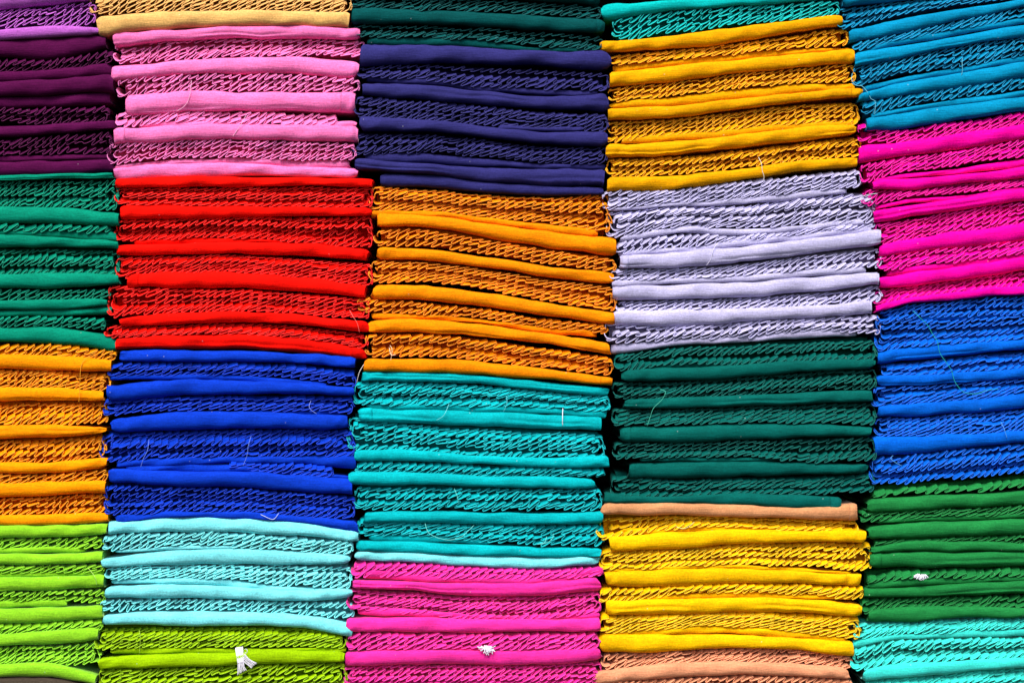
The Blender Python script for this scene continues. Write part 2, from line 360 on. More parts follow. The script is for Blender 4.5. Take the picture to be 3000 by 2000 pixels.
  ('R',358.6,566.4,(377.8,383.5,386.9,390.9,392.2),(365.4,371.4,372.5,373.3,373.9),3),
  ('f',367.7,566.4,(370.4,371.8,372.8,373.9,375.2),(367.5,367.5,367.5,370.4,372.5),0),
  ('R',355.5,566.4,(369.9,368.8,367.7,370.7,372.8),(336.9,343.1,345.4,347,350.2),6),
  ('F',356.8,566.4,(336.3,341.9,345.1,346.9,349.6),(325,328.8,332.4,336.5,339.2),0),
  ('R',360.5,566.4,(324.1,327.3,331.8,334.8,337.1),(313.9,314.4,315.6,318.2,320.6),4),
  ('F',357.3,566.4,(313.1,313.9,315.8,318,320.5),(302.9,303.9,306.1,308.2,310.5),0),
  ('R',353,566.4,(302.9,303.1,305.2,308.2,310.5),(283.4,287.1,290.1,292.7,294.8),5),
  ('F',356.8,566.4,(282.7,286.1,288.2,291.4,295.4),(273.1,274.2,276.3,278.6,281.6),0),
  ('R',355.5,566.4,(272.3,273.3,276.3,278.6,281.6),(254.6,255.7,257.2,258.2,260.4),5),
  ('F',353.7,566.4,(254.2,255.1,256.3,257.4,259.5),(235.7,237.2,241.2,245.5,248.7),0),
  ('R',351.2,566.4,(233.8,236.1,241.2,244.6,247.8),(206.4,209.6,212.2,215.4,218.6),5),
 )),
 ('leaf',(
  ('R',349.1,566.4,(203.7,207.2,208.5,210.4,214.9),(192.6,196.6,198.7,200.5,203.7),1),
  ('F',346.6,566.4,(191.5,194.7,196.6,197.9,200),(180.2,180.9,183.8,186,187.2),0),
  ('R',339.5,566.4,(181.1,183,183.4,185.3,187.2),(169.9,174.7,176.4,178.1,179.5),2),
  ('f',355.8,566.4,(173.4,175.5,176.8,178.7,180),(168.9,171.1,171.9,172.8,174.3),0),
  ('F',347.3,566.4,(165.1,169.2,170.4,171.5,173.2),(154.1,155.1,156.2,157.5,158.7),0),
  ('R',350.5,566.4,(152.2,154,155.3,157.7,158.7),(148.1,150.8,151.5,150.8,149),2),
  ('F',349.8,566.4,(145.8,151.7,151.9,151.3,149.2),(141.3,142.4,142.6,142.6,142.2),0),
  ('F',349.2,566.4,(140,141.1,140.7,141.1,141.7),(126.6,126.6,126.6,126.9,127.9),0),
  ('R',342,566.4,(120.5,124.5,125.6,126.3,126.9),(106.7,115,116.2,116.2,117.3),1),
  ('f',348.3,566.4,(112,116,116.2,117.1,117.5),(106.2,107.3,109.6,111.8,113.9),0),
  ('F',344.1,566.4,(105.4,105.8,109.2,110.9,113.3),(97.7,97.4,98.6,99.7,101.1),0),
  ('R',340.9,566.4,(96,97.1,98.2,98.2,99.2),(81.2,88,89,88,86.5),2),
  ('F',348.3,566.4,(84.1,87.5,87.7,87.5,86.5),(74.1,73.5,76.7,77.8,77.8),0),
 )),
 ('mint',(
  ('R',334.2,566.4,(73.7,73.7,75.8,77.4,77.8),(54.6,60.3,61.5,64.6,66.7),3),
  ('f',333.1,566.4,(55.4,60.8,62,65.2,66.7),(46.7,56.1,57.1,58.4,59.5),0),
  ('R',332.4,566.4,(46.6,55.4,56.7,57.8,57.8),(25.7,33.8,35.2,37.6,39.2),4),
  ('F',342.7,566.4,(27,33.1,34.4,36.5,38.9),(15.8,19.3,22.5,26.7,29.3),0),
  ('R',343.8,566.4,(15.8,19.3,22.5,26.7,29.1),(5.7,5.7,7.8,8.9,10),5),
  ('f',343.8,566.4,(5.7,5.7,7.8,8.9,10),(0.1,0.1,0.1),0),
 )),
)
THREADS = (
 ('pink',((-312.9,601.3),(-312.9,592.7),(-314.8,582.6),(-319.2,575.5),(-327,570.6))),
 ('pink',((-259.1,567.8),(-263,559.2),(-267.7,552.2),(-272.4,545.6))),
 ('gold',((240.3,526.5),(243,519.8),(243.7,513),(245.5,507),(244.7,503))),
 ('lilac',((201,443.1),(195.9,435.9),(193.9,427.2),(189.2,420.4))),
 ('green',((144.1,300.2),(149.5,297.5),(146.1,290.1),(138,282),(134.7,273.3),(131.6,264.3))),
 ('white',((49.6,281.8),(49.2,273),(49.3,264.2))),
 ('aqua',((-61.5,286),(-64.3,278.6),(-67.5,273.7),(-73.8,269.9))),
 ('aqua2',((-84.8,169.5),(-81.6,161),(-73.1,156),(-60.4,153.6),(-49,156.8),(-43.4,161.7),(-37,167.8))),
 ('aqua3',((33.9,156.8),(31.7,151.1),(24.7,149.4),(34.6,151.1),(39.5,155.3),(40.2,159.6))),
 ('teal',((391.1,376.8),(397.4,369.9),(404.9,362.4),(409.1,355),(413.9,347.5),(415,343.3),(417.1,334.8),(424,324.7),(428.3,317.8),(430.9,308.7),(435.7,301.3),(442.1,296.5),(453.8,296),(463.3,299.2),(474,300.5))),
 ('blue',((-354.2,251.3),(-355,240.7),(-358.9,232.9),(-362,223.8))),
 ('blue2',((-254.5,254.7),(-256.8,245.3),(-258,236),(-262.3,224.8))),
 ('blue3',((-196,289.3),(-197.6,283.5),(-195.2,279.6),(-190.1,276.2))),
 ('white2',((-247.1,179.1),(-241.2,176.7),(-232.6,173.6),(-227.2,179.5))),
 ('orange',((-404.6,337.3),(-415.8,329.5),(-419.7,321.7),(-420.8,307.7),(-421.3,295.2),(-422.1,287.1))),
 ('cer',((332.1,608.3),(331,601.4),(334.7,596),(341.1,595),(346.4,588.6),(349.6,582.8),(353.9,579.6),(353.3,566.8))),
 ('cer2',((439.4,623.1),(438.4,616.2),(438.7,609.9),(437.6,605.4))),
 ('white3',((-144.2,324.8),(-148.5,317),(-151.6,305.8))),
 ('azw',((476.9,268.2),(479.3,261.6),(482.5,251.9))),
 ('azw2',((371.9,235.6),(369,232.9),(373,229.2),(380.4,225.3))),
 ('turq2',((-56.4,203.5),(-53.3,195.7),(-52.2,188.6))),
 ('turq3',((-5.1,293.5),(-5.1,285.7),(-8.6,277.9))),
 ('lime',((-363.6,65.7),(-362,57.9),(-363.1,41.6))),
 ('lime2',((-413.9,126.5),(-406.5,117.9),(-404.6,109.4))),
 ('lil2',((330.3,480.9),(343.2,488.4),(356.5,490.8))),
 ('yel',((159.6,166.4),(166.3,164.6),(173,167),(177.7,171.1))),
 ('red',((-158.6,377.4),(-154.7,370.7),(-150.8,364.5),(-148.5,355.1))),
 ('amb',((-119.9,341),(-117.8,333.9),(-113.1,333.6))),
 ('amb2',((-119.2,343.1),(-116.8,338.2),(-118.5,326.1))),
)
# ------------------------------------------------------------------ colours, names and places of the stacks
# key: (sRGB of the cloth, colour words, where the stack stands, hem lightening)
INFO = {
 'orchid':   ((182, 92, 190), 'light purple', 'at the top left corner'),
 'plum':     ((84, 12, 66), 'dark plum', 'left of the pink stack'),
 'emerald':  ((0, 134, 106),  'emerald green', 'below the plum stack'),
 'orange':   ((255, 150, 0),  'bright orange', 'at the left edge'),
 'lime':     ((140, 208, 36), 'lime green', 'at the lower left edge'),
 'brown':    ((70, 60, 50),   'dark brown', 'under the lime green stack'),
 'tan':      ((232, 180, 104), 'tan', 'on top of the pink stack'),
 'pink':     ((255, 122, 188), 'light pink', 'above the red stack'),
 'red':      ((245, 14, 4),   'red', 'under the light pink stack'),
 'royal':    ((10, 58, 192),  'royal blue', 'under the red stack'),
 'aqua':     ((124, 230, 236), 'pale aqua', 'under the royal blue stack'),
 'olive':    ((150, 192, 0),  'olive lime', 'under the pale aqua stack'),
 'darkteal': ((0, 78, 78),    'dark teal', 'above the navy stack'),
 'navy':     ((48, 46, 108),  'navy', 'between pink and mustard stacks'),
 'amber':    ((248, 138, 0),  'amber', 'under the navy stack'),
 'turquoise': ((0, 176, 182), 'turquoise', 'under the amber stack'),
 'aquaone':  ((124, 230, 236), 'pale aqua', 'between the turquoise and hot pink stacks'),
 'hotpink':  ((255, 48, 160), 'hot pink', 'at the bottom middle'),
 'seagreen': ((0, 180, 176),  'sea green', 'on top of the mustard stack'),
 'mustard':  ((238, 164, 0),  'mustard', 'above the lavender stack'),
 'lavender': ((188, 182, 220), 'lavender', 'under the mustard stack'),
 'bottle':   ((0, 94, 86),  'bottle green', 'under the lavender stack'),
 'camel':    ((212, 146, 98), 'camel', 'between the bottle green and yellow stacks'),
 'yellow':   ((252, 190, 0),  'yellow', 'above the peach stack'),
 'peach':    ((232, 154, 112), 'peach', 'under the yellow stack'),
 'cerulean': ((0, 138, 182),  'cerulean', 'at the top right corner'),
 'magenta':  ((255, 0, 160),  'magenta', 'right of the lavender stack'),
 'azure':    ((0, 96, 208),  'azure blue', 'under the magenta stack'),
 'leaf':     ((30, 124, 60),  'leaf green', 'under the azure stack'),
 'mint':     ((56, 214, 200), 'mint', 'at the bottom right corner'),
}
ORD = ['first', 'second', 'third', 'fourth', 'fifth', 'sixth', 'seventh', 'eighth', 'ninth', 'tenth']

def lin(c):
    c = c / 255.0
    return c / 12.92 if c <= 0.04045 else ((c + 0.055) / 1.055) ** 2.4

def albedo(rgb, k=0.86):
    return tuple(min(0.9, max(0.0008, lin(v)) * k) for v in rgb)

# ------------------------------------------------------------------ materials
def cloth_material(name, rgb, hem=False, chalky=False):
    m = bpy.data.materials.new(name)
    m.use_nodes = True
    nt = m.node_tree
    N, Lk = nt.nodes, nt.links
    b = N["Principled BSDF"]
    a = albedo(rgb)
    if hem:                                       # overlock thread is shinier and a little paler than the cloth
        a = tuple(min(0.92, v * 1.32 + 0.008 + 0.022 * max(a)) for v in a)
    tc = N.new("ShaderNodeTexCoord")
    mp = N.new("ShaderNodeMapping")
    mp.inputs['Scale'].default_value = (90.0, 260.0, 900.0)
    Lk.new(tc.outputs['Object'], mp.inputs[0])
    n1 = N.new("ShaderNodeTexNoise")              # slubs of the weave, drawn out along the thread
    n1.inputs['Scale'].default_value = 1.0
    n1.inputs['Detail'].default_value = 3.0
    Lk.new(mp.outputs[0], n1.inputs[0])
    n2 = N.new("ShaderNodeTexNoise")              # uneven dye
    n2.inputs['Scale'].default_value = 34.0
    n2.inputs['Detail'].default_value = 4.0
    Lk.new(tc.outputs['Object'], n2.inputs[0])
    oi = N.new("ShaderNodeObjectInfo")
    r1 = N.new("ShaderNodeMapRange")
    r1.inputs[1].default_value, r1.inputs[2].default_value = 0.25, 0.75
    r1.inputs[3].default_value, r1.inputs[4].default_value = 0.80, 1.16
    Lk.new(n1.outputs[0], r1.inputs[0])
    r2 = N.new("ShaderNodeMapRange")
    r2.inputs[1].default_value, r2.inputs[2].default_value = 0.3, 0.7
    r2.inputs[3].default_value, r2.inputs[4].default_value = 0.90, 1.10
    Lk.new(n2.outputs[0], r2.inputs[0])
    r3 = N.new("ShaderNodeMapRange")
    r3.inputs[3].default_value, r3.inputs[4].default_value = 0.93, 1.07
    Lk.new(oi.outputs['Random'], r3.inputs[0])
    n3 = N.new("ShaderNodeTexNoise")              # grain of the thread itself
    n3.inputs['Scale'].default_value = 620.0
    n3.inputs['Detail'].default_value = 2.0
    Lk.new(tc.outputs['Object'], n3.inputs[0])
    r4 = N.new("ShaderNodeMapRange")
    r4.inputs[1].default_value, r4.inputs[2].default_value = 0.3, 0.7
    r4.inputs[3].default_value, r4.inputs[4].default_value = 0.82, 1.14
    Lk.new(n3.outputs[0], r4.inputs[0])
    m0 = N.new("ShaderNodeMath"); m0.operation = 'MULTIPLY'
    Lk.new(r1.outputs[0], m0.inputs[0]); Lk.new(r4.outputs[0], m0.inputs[1])
    m1 = N.new("ShaderNodeMath"); m1.operation = 'MULTIPLY'
    m2 = N.new("ShaderNodeMath"); m2.operation = 'MULTIPLY'
    Lk.new(m0.outputs[0], m1.inputs[0]); Lk.new(r2.outputs[0], m1.inputs[1])
    Lk.new(m1.outputs[0], m2.inputs[0]); Lk.new(r3.outputs[0], m2.inputs[1])
    mul = N.new("ShaderNodeVectorMath"); mul.operation = 'SCALE'
    mul.inputs[0].default_value = a
    Lk.new(m2.outputs[0], mul.inputs['Scale'])
    last = mul.outputs[0]
    if not hem:                                   # pale lint specks
        vo = N.new("ShaderNodeTexVoronoi")
        vo.inputs['Scale'].default_value = 75.0
        Lk.new(tc.outputs['Object'], vo.inputs['Vector'])
        cr = N.new("ShaderNodeMapRange")
        cr.inputs[1].default_value, cr.inputs[2].default_value = 0.055, 0.025
        Lk.new(vo.outputs['Distance'], cr.inputs[0])
        mx = N.new("ShaderNodeMix"); mx.data_type = 'RGBA'
        mx.inputs[7].default_value = tuple(min(0.95, v * 0.75 + 0.22) for v in a) + (1,)
        Lk.new(cr.outputs[0], mx.inputs[0])
        Lk.new(last, mx.inputs[6])
        last = mx.outputs[2]
    Lk.new(last, b.inputs['Base Color'])
    b.inputs['Roughness'].default_value = 0.62 if hem else 0.85
    b.inputs['Specular IOR Level'].default_value = 0.12 if hem else 0.05
    b.inputs['Sheen Weight'].default_value = 0.10 if hem else (0.45 if chalky else 0.16)
    b.inputs['Sheen Roughness'].default_value = 0.45
    b.inputs['Sheen Tint'].default_value = tuple((0.4 + 0.6 * v) if chalky else (0.06 + 0.94 * v) for v in a) + (1,)
    bp = N.new("ShaderNodeBump")
    bp.inputs['Strength'].default_value = 0.6
    bp.inputs['Distance'].default_value = 0.0006
    Lk.new(n1.outputs[0], bp.inputs['Height'])
    Lk.new(bp.outputs[0], b.inputs['Normal'])
    return m

def plain_material(name, rgb, rough=0.7, noise=0.15, scale=(4, 40, 40)):
    m = bpy.data.materials.new(name)
    m.use_nodes = True
    nt = m.node_tree
    N, Lk = nt.nodes, nt.links
    b = N["Principled BSDF"]
    tc = N.new("ShaderNodeTexCoord")
    mp = N.new("ShaderNodeMapping")
    mp.inputs['Scale'].default_value = scale
    n1 = N.new("ShaderNodeTexNoise")
    n1.inputs['Scale'].default_value = 1.0
    n1.inputs['Detail'].default_value = 5.0
    r1 = N.new("ShaderNodeMapRange")
    r1.inputs[3].default_value, r1.inputs[4].default_value = 1 - noise * 2, 1 + noise * 2
    mul = N.new("ShaderNodeVectorMath"); mul.operation = 'SCALE'
    mul.inputs[0].default_value = albedo(rgb)
    Lk.new(tc.outputs['Object'], mp.inputs[0]); Lk.new(mp.outputs[0], n1.inputs[0])
    Lk.new(n1.outputs[0], r1.inputs[0]); Lk.new(r1.outputs[0], mul.inputs['Scale'])
    Lk.new(mul.outputs[0], b.inputs['Base Color'])
    b.inputs['Roughness'].default_value = rough
    return m

MAT, HEM = {}, {}
CHALKY = ('pink', 'hotpink', 'aqua', 'aquaone', 'lime', 'lavender', 'tan', 'mint', 'orchid', 'peach', 'camel')   # brushed, slightly chalky cotton
for k_, v_ in INFO.items():
    MAT[k_] = cloth_material('cloth_' + v_[1].replace(' ', '_') + ('' if k_ != 'aquaone' else '_single'), v_[0], False, k_ in CHALKY)
    HEM[k_] = cloth_material('hem_' + v_[1].replace(' ', '_'), v_[0], True)

# ------------------------------------------------------------------ mesh helpers (all in millimetres: x, y = depth, z above the table)
rng = np.random.default_rng(11)

def mesh_object(name, verts, faces, mat, parent=None, origin=(0, 0, 0), smooth=True):
    me = bpy.data.meshes.new(name)
    v = (np.asarray(verts, dtype=np.float64) - np.asarray(origin)) * MM
    me.from_pydata(v.tolist(), [], faces)
    if smooth:
        me.polygons.foreach_set('use_smooth', np.ones(len(me.polygons), dtype=bool))
    me.materials.append(mat)
    me.update()
    o = bpy.data.objects.new(name, me)
    col.objects.link(o)
    if parent is not None:
        o.parent = parent
    return o

def grid_faces(n, m, closed=False, off=0):
    """faces of n rings with m points each"""
    i, j = np.meshgrid(np.arange(n - 1), np.arange(m if closed else m - 1), indexing='ij')
    i, j = i.ravel(), j.ravel()
    jn = (j + 1) % m
    f = np.stack([i * m + j, (i + 1) * m + j, (i + 1) * m + jn, i * m + jn], 1) + off
    return f.tolist()

def stations(xl, xr, n):
    a, b = max(xl, -500.0), min(xr, 500.0)
    return np.linspace(a, b, n)

def curve(xs, xk, yk):
    """Catmull-Rom through the given heights, straight on past the ends"""
    yk = np.asarray(yk, float)
    n = len(xk)
    m = np.gradient(yk, xk)
    x = np.clip(xs, xk[0], xk[-1])
    i = np.clip(np.searchsorted(xk, x) - 1, 0, n - 2)
    h = xk[i + 1] - xk[i]
    t = (x - xk[i]) / h
    y = ((2*t**3 - 3*t**2 + 1) * yk[i] + (t**3 - 2*t**2 + t) * h * m[i]
         + (-2*t**3 + 3*t**2) * yk[i + 1] + (t**3 - t**2) * h * m[i + 1])
    over = xs - x
    return y + np.clip(over, -60, 60) * np.where(over < 0, m[0], m[-1]) * np.where(over < 0, 0.1, 0.5)

def wob(x, scale, seed, octaves=3):
    """smooth 1-D noise, about -1..1"""
    r = np.random.default_rng(seed)
    y = np.zeros_like(x, dtype=float)
    amp = 0.0
    for k in range(octaves):
        for _ in range(2):
            f = 2 * math.pi / scale * (1.7 ** k) * r.uniform(0.7, 1.3)
            y += np.sin(x * f + r.uniform(0, 6.28)) * 0.6 ** k
        amp += 1.5 * 0.6 ** k
    return y / amp

def make_fold(name, e, front, mat, parent, origin, thin=False, core=False, flap=None):
    """a rolled fold of cloth: rounded front, tucked ends, reaching back to the depth of the stack"""
    _, xl, xr, tp, bt, _ = e
    seed = int(rng.integers(1 << 30))
    r = np.random.default_rng(seed)
    n = 18 if core else max(26, int((min(xr, 520) - max(xl, -520)) / 4.2))
    u = np.linspace(0, 1, n)
    u = u + 0.10 * np.sin(u * 2 * math.pi) * -0.6              # closer rings near the ends
    xs = xl + (xr - xl) * u
    top = curve(xs, stations(xl, xr, len(tp)), tp)
    bot = curve(xs, stations(xl, xr, len(bt)), bt)
    h = np.maximum(top - bot, 1.2)
    zc = (top + bot) / 2
    dl, dr = xs - xl, xr - xs
    rl, rr = [r.uniform(1.2, 3.0) if r.random() < 0.6 else r.uniform(5, 14) for _ in (0, 1)]
    el = np.sqrt(np.clip(1 - (1 - np.clip(dl / rl, 0, 1)) ** 2, 0, 1))
    er = np.sqrt(np.clip(1 - (1 - np.clip(dr / rr, 0, 1)) ** 2, 0, 1))
    if core:
        hh = h * 1.0
        yf = front + wob(xs, 60, seed) * 1.0
        M = 5
    else:
        kl, kr = [r.uniform(0.80, 0.96) if q < 4 else r.uniform(0.45, 0.8) for q in (rl, rr)]
        hh = h * (kl + (1 - kl) * el) * (kr + (1 - kr) * er) * 1.04
        zc = zc + (1 - el) * r.uniform(-0.12, 0.06) * h + (1 - er) * r.uniform(-0.12, 0.06) * h
        hh = hh * (1 + 0.09 * wob(xs, 60, seed + 1) + 0.03 * wob(xs, 22, seed + 12)) + 0.3
        zc = zc + 0.6 * wob(xs, 90, seed + 2) + 0.12 * wob(xs, 20, seed + 13)
        yf = front + (1 - el) * min(rl, 5) * 0.9 + (1 - er) * min(rr, 5) * 0.9 + 1.1 * wob(xs, 85, seed + 3)
        M = 9 if thin else 21
    th = np.linspace(math.pi / 2, -math.pi / 2, M)
    c, s = np.cos(th), np.sin(th)
    if core:
        cy, sz = np.abs(c) ** 0.4, np.sign(s) * np.abs(s) ** 0.7
        a = np.full(n, 2.0)
    else:
        cy, sz = np.abs(c) ** 0.8, np.sign(s) * np.abs(s) ** 0.88
        a = np.clip(hh * 0.5, 1.2, 9.0)
    Y = yf[:, None] + a[:, None] * (1 - cy[None, :])
    Z = zc[:, None] + hh[:, None] / 2 * sz[None, :]
    X = np.repeat(xs[:, None], M, 1)
    if not core:
        # soft creases that run slantwise from the ends, and a little slackness of the cloth
        v = np.linspace(-1, 1, M)[None, :]
        for _ in range(int(r.integers(4, 9))):
            side = r.random() < 0.5
            d0 = r.exponential(22.0) + 2
            x0 = xl + d0 if side else xr - d0
            sl = r.uniform(-9, 9)
            w = r.uniform(1.5, 4.0)
            amp = r.choice([-0.7, 1.0]) * r.uniform(0.4, 1.7) * (0.6 if thin else 1.0) / (1 + d0 / 40)
            g = np.exp(-((xs[:, None] - x0 - sl * v) / w) ** 2)
            Y += g * amp * (1 - v ** 2 * 0.5)
            Z -= g * np.clip(amp, 0, 2) * 0.35 * np.clip(v * -1 + 0.3, 0, 1.3)
        for sx, dd in ((-1, dl), (1, dr)):                    # ends cut askew, with small puckers
            X += np.exp(-dd / 7.0)[:, None] * (r.uniform(-1.6, 1.6) * v + r.uniform(-1.2, 1.2) * (1 - v ** 2))
            Y += 0.55 * np.exp(-dd / 11.0)[:, None] * np.sin(v * r.uniform(2, 6) + xs[:, None] * r.uniform(0.2, 0.6) + r.uniform(0, 6))
        for _ in range(4):
            f1, f2, p = r.uniform(0.03, 0.20), r.uniform(0.3, 1.8), r.uniform(0, 6.28)
            Y += 0.30 * np.sin(xs[:, None] * f1 + v * f2 * 2 + p)
        if not thin and r.random() < 0.2:                    # two layers show as a line along the fold
            v0 = r.uniform(-0.1, 0.65) + 0.10 * wob(xs, 120, seed + 21)
            on = np.clip(0.6 + 1.3 * wob(xs, 160, seed + 22, 1), 0, 1)
            gl = v - v0[:, None]
            Y += on[:, None] * (1.1 * np.exp(-(gl / 0.09) ** 2) - 0.35 * np.exp(-((gl - 0.22) / 0.16) ** 2))
        tilt = r.uniform(-0.06, 0.10)
        Y += tilt * (Z - zc[:, None])
    back = 180.0 + r.uniform(-6, 6)
    bt_ = np.stack([np.stack([xs, np.full(n, back), zc + hh * 0.46], 1), np.stack([xs, np.full(n, back), zc - hh * 0.46], 1)], 1)
    P = np.stack([X, Y, Z], 2)
    P = np.concatenate([P, bt_[:, ::-1]], 1)                  # front arc, then back bottom, back top
    m = M + 2
    faces = grid_faces(n, m, True)
    faces = [f[::-1] for f in faces]
    faces.append(list(range(m)))
    faces.append(list(range((n - 1) * m, n * m))[::-1])
    ob = mesh_object(name, P.reshape(-1, 3), faces, mat, parent, origin)
    if flap:                                                  # the hemmed end of the cloth wrapped round the fold
        w = r.uniform(9, 15)
        sel = np.where((xr - xs) < w if flap == 'R' else (xs - xl) < w)[0]
        lo_, hi_ = sel[0], sel[-1]
        if len(sel) > 3:
            q = np.linspace(0, 1, 10)
            src = P[lo_:hi_ + 1, :M]
            idx = q * (len(src) - 1)
            i0 = np.minimum(idx.astype(int), len(src) - 2)
            fr_ = (idx - i0)[:, None, None]
            G = src[i0] * (1 - fr_) + src[i0 + 1] * fr_
            ctr = G.mean(axis=1, keepdims=True)
            G = G + np.array([0, -0.75, 0]) + (G - ctr) * np.array([0, 0, 0.05])
            inner = G + np.array([0, 0.75, 0])
            m_ = M
            V2 = np.concatenate([G.reshape(-1, 3), inner.reshape(-1, 3)])
            f2 = [f[::-1] for f in grid_faces(10, m_)]
            e0 = 0 if flap == 'R' else 9
            for j in range(m_ - 1):
                a0, b0 = e0 * m_ + j, e0 * m_ + j + 1
                f2.append([a0, b0, b0 + 10 * m_, a0 + 10 * m_])
            fl = mesh_object('hemmed_end', V2, f2, mat, ob, origin)
    return ob

def pleat_curve():
    """one period of a leaning, hooked pleat: arc-length position, offset along the path (in wavelengths), height (-1..1)"""
    K = np.array([(0, -1), (.14, -.9), (.38, -.55), (.76, .04), (1.10, .66), (1.25, .97), (1.33, .84), (1.24, .42), (1.04, -.12), (.91, -.60), (.91, -.87)])
    n = len(K)
    E = np.concatenate([K + (j, 0) for j in (-1, 0, 1)])
    t = np.arange(len(E), dtype=float)
    q = np.linspace(n, 2 * n, 241)
    x, z = curve(q, t, E[:, 0]), curve(q, t, E[:, 1])
    d = np.hypot(np.diff(x), 0.38 * np.diff(z))
    u = np.concatenate([[0], np.cumsum(d)])
    u /= u[-1]
    return u, x - u, z

PLEAT = pleat_curve()

def make_ruffle(e, i, rows, phase_seed, front, mat, hem_mat, parent, origin, droop, lam0, row_shift, size=1.0):
    """one lettuce-edged layer: a leaning wave along the front hem that dies out into the flat cloth behind"""
    _, xl, xr, tp, bt, _ = e
    seed = int(rng.integers(1 << 30))
    r = np.random.default_rng(seed)
    kt, kb = stations(xl, xr, len(tp)), stations(xl, xr, len(bt))
    nest = min(i, rows - 1 - i)
    middle = rows % 2 == 1 and i == rows // 2
    x0 = xl + nest * 3.2 + r.uniform(2.5, 4.5) + (r.uniform(1, 7) if middle else 0)
    x1 = xr - nest * 3.2 - r.uniform(2.5, 4.5) - (r.uniform(1, 7) if middle else 0)
    f = (i + 0.5 + (r.uniform(-0.22, 0.22) if rows > 2 else 0)) / rows
    def zrow(x, f):
        t_, b_ = curve(x, kt, tp), curve(x, kb, bt)
        return t_ + (b_ - t_) * f
    xs = np.arange(x0, x1, 1.0)
    z = zrow(xs, f)
    hgt = np.abs(curve(xs, kt, tp) - curve(xs, kb, bt))
    # rows wander a little inside their band
    z = z + wob(xs, 80, phase_seed + 5) * 0.7 + wob(xs, 60, seed + 5) * np.minimum(0.8, hgt / rows * 0.18)
    px, pz = list(xs), list(z)
    py = list(np.zeros(len(xs)))
    sgn = -1.0 if f < 0.5 else 1.0
    for side in (0, 1):
        xe = x0 if side == 0 else x1
        ze = z[0] if side == 0 else z[-1]
        dirx = -1.0 if side == 0 else 1.0
        hook = []
        if middle or rows == 1 or (xl < -520 and side == 0) or (xr > 520 and side == 1):
            for q in np.linspace(0, 1, 8)[1:]:                 # the layer turns the corner and runs back
                hook.append((xe + dirx * 4.0 * math.sin(q * 1.57), 4 * (1 - math.cos(q * 1.57)) + 10 * q * q, ze))
        else:
            zm = zrow(np.array([xe]), 0.5)[0]
            dz = zm - ze
            L = abs(dz)
            rad = min(3.0, max(1.2, L * 0.6))
            for q in np.linspace(0, 1, 6)[1:]:
                hook.append((xe + dirx * rad * math.sin(q * 1.57), 0.4 * q, ze + math.copysign(rad * (1 - math.cos(q * 1.57)), dz)))
            zz = hook[-1][2]
            rest = zm - zz
            if rest * dz > 0:
                for q in np.linspace(0, 1, max(3, int(abs(rest))))[1:]:
                    hook.append((xe + dirx * (rad + 0.6 * math.sin(q * 3.14)), 0.4 + 1.5 * q, zz + rest * q))
        hx, hy, hz = [p[0] for p in hook], [p[1] for p in hook], [p[2] for p in hook]
        if side == 0:
            px, py, pz = hx[::-1] + px, hy[::-1] + py, hz[::-1] + pz
        else:
            px, py, pz = px + hx, py + hy, pz + hz
    P = np.array([px, py, pz]).T
    seg = np.linalg.norm(np.diff(P, axis=0), axis=1)
    keep = np.concatenate([[True], seg > 1e-4])
    P = P[keep]
    S = np.concatenate([[0], np.cumsum(np.linalg.norm(np.diff(P, axis=0), axis=1))])
    Lt = S[-1]
    # phase: the wavelength wanders along x; the layers of one band share it, so that their pleats nest
    g = np.arange(0, Lt, 0.5)
    gx = np.interp(g, S, P[:, 0])
    def lam_at(x):
        return lam0 * (1 + 0.20 * wob(x, 70, phase_seed) + 0.10 * wob(x, 27, phase_seed + 3))
    lam = lam_at(gx)
    xg = np.arange(-700.0, 900.0, 0.5)
    shared = np.cumsum(0.5 * 2 * math.pi / lam_at(xg))
    ph = np.cumsum(0.5 * 2 * math.pi / lam)
    ja = int(np.argmin(np.abs(gx - (x0 + 12))))
    ph = ph + np.interp(gx[ja], xg, shared) - ph[ja] + i * row_shift + 0.45 * wob(gx, 90, seed + 6)
    npw = 14
    T = np.arange(ph[0], ph[-1], 2 * math.pi / npw)
    s = np.interp(T, ph, g)
    sp = np.clip(np.interp(s, S, P[:, 0]), xl, xr)
    pitch = np.interp(sp, xs, hgt) / rows
    gx_s = np.interp(s, S, P[:, 0])
    A = size * np.clip(0.41 * pitch + 0.55, 1.2, 2.8) * (1 + 0.30 * wob(s, 34, seed + 7, 2) + 0.15 * wob(gx_s, 50, phase_seed + 7))
    A = np.clip(A, 1.0, 3.9)
    inside = np.clip((np.minimum(gx_s - x0, x1 - gx_s) + 1.0) / 3.0, 0, 1)
    A = A * (0.62 + 0.38 * inside)
    k = 0.25 * wob(gx_s, 60, phase_seed + 8) + 0.15 * wob(s, 40, seed + 8)
    A2 = A * (1 + 0.0 * s)
    u = (T / (2 * math.pi)) % 1.0
    offx = np.interp(u, PLEAT[0], PLEAT[1]) * np.interp(s, g, lam)
    sinT = np.interp(u, PLEAT[0], PLEAT[2])
    # now and then a pleat is pressed flat or pulled out
    flat = np.ones_like(s)
    for _ in range(int(r.integers(1, 5))):
        c0, w0 = r.uniform(0.05, 0.95) * Lt, r.uniform(3, 9)
        flat *= 1 - r.uniform(0.4, 0.9) * np.exp(-((s - c0) / w0) ** 2)
    for _ in range(int(r.integers(0, 3))):                     # or one stands out
        c0, w0 = r.uniform(0.05, 0.95) * Lt, r.uniform(3, 6)
        flat *= 1 + r.uniform(0.2, 0.6) * np.exp(-((s - c0) / w0) ** 2)
    A2 = A2 * flat
    # frame of the path in the x-z plane
    def at(q):
        q = np.clip(q, 0, Lt)
        return np.stack([np.interp(q, S, P[:, 0]), np.interp(q, S, P[:, 1]), np.interp(q, S, P[:, 2])], 1)
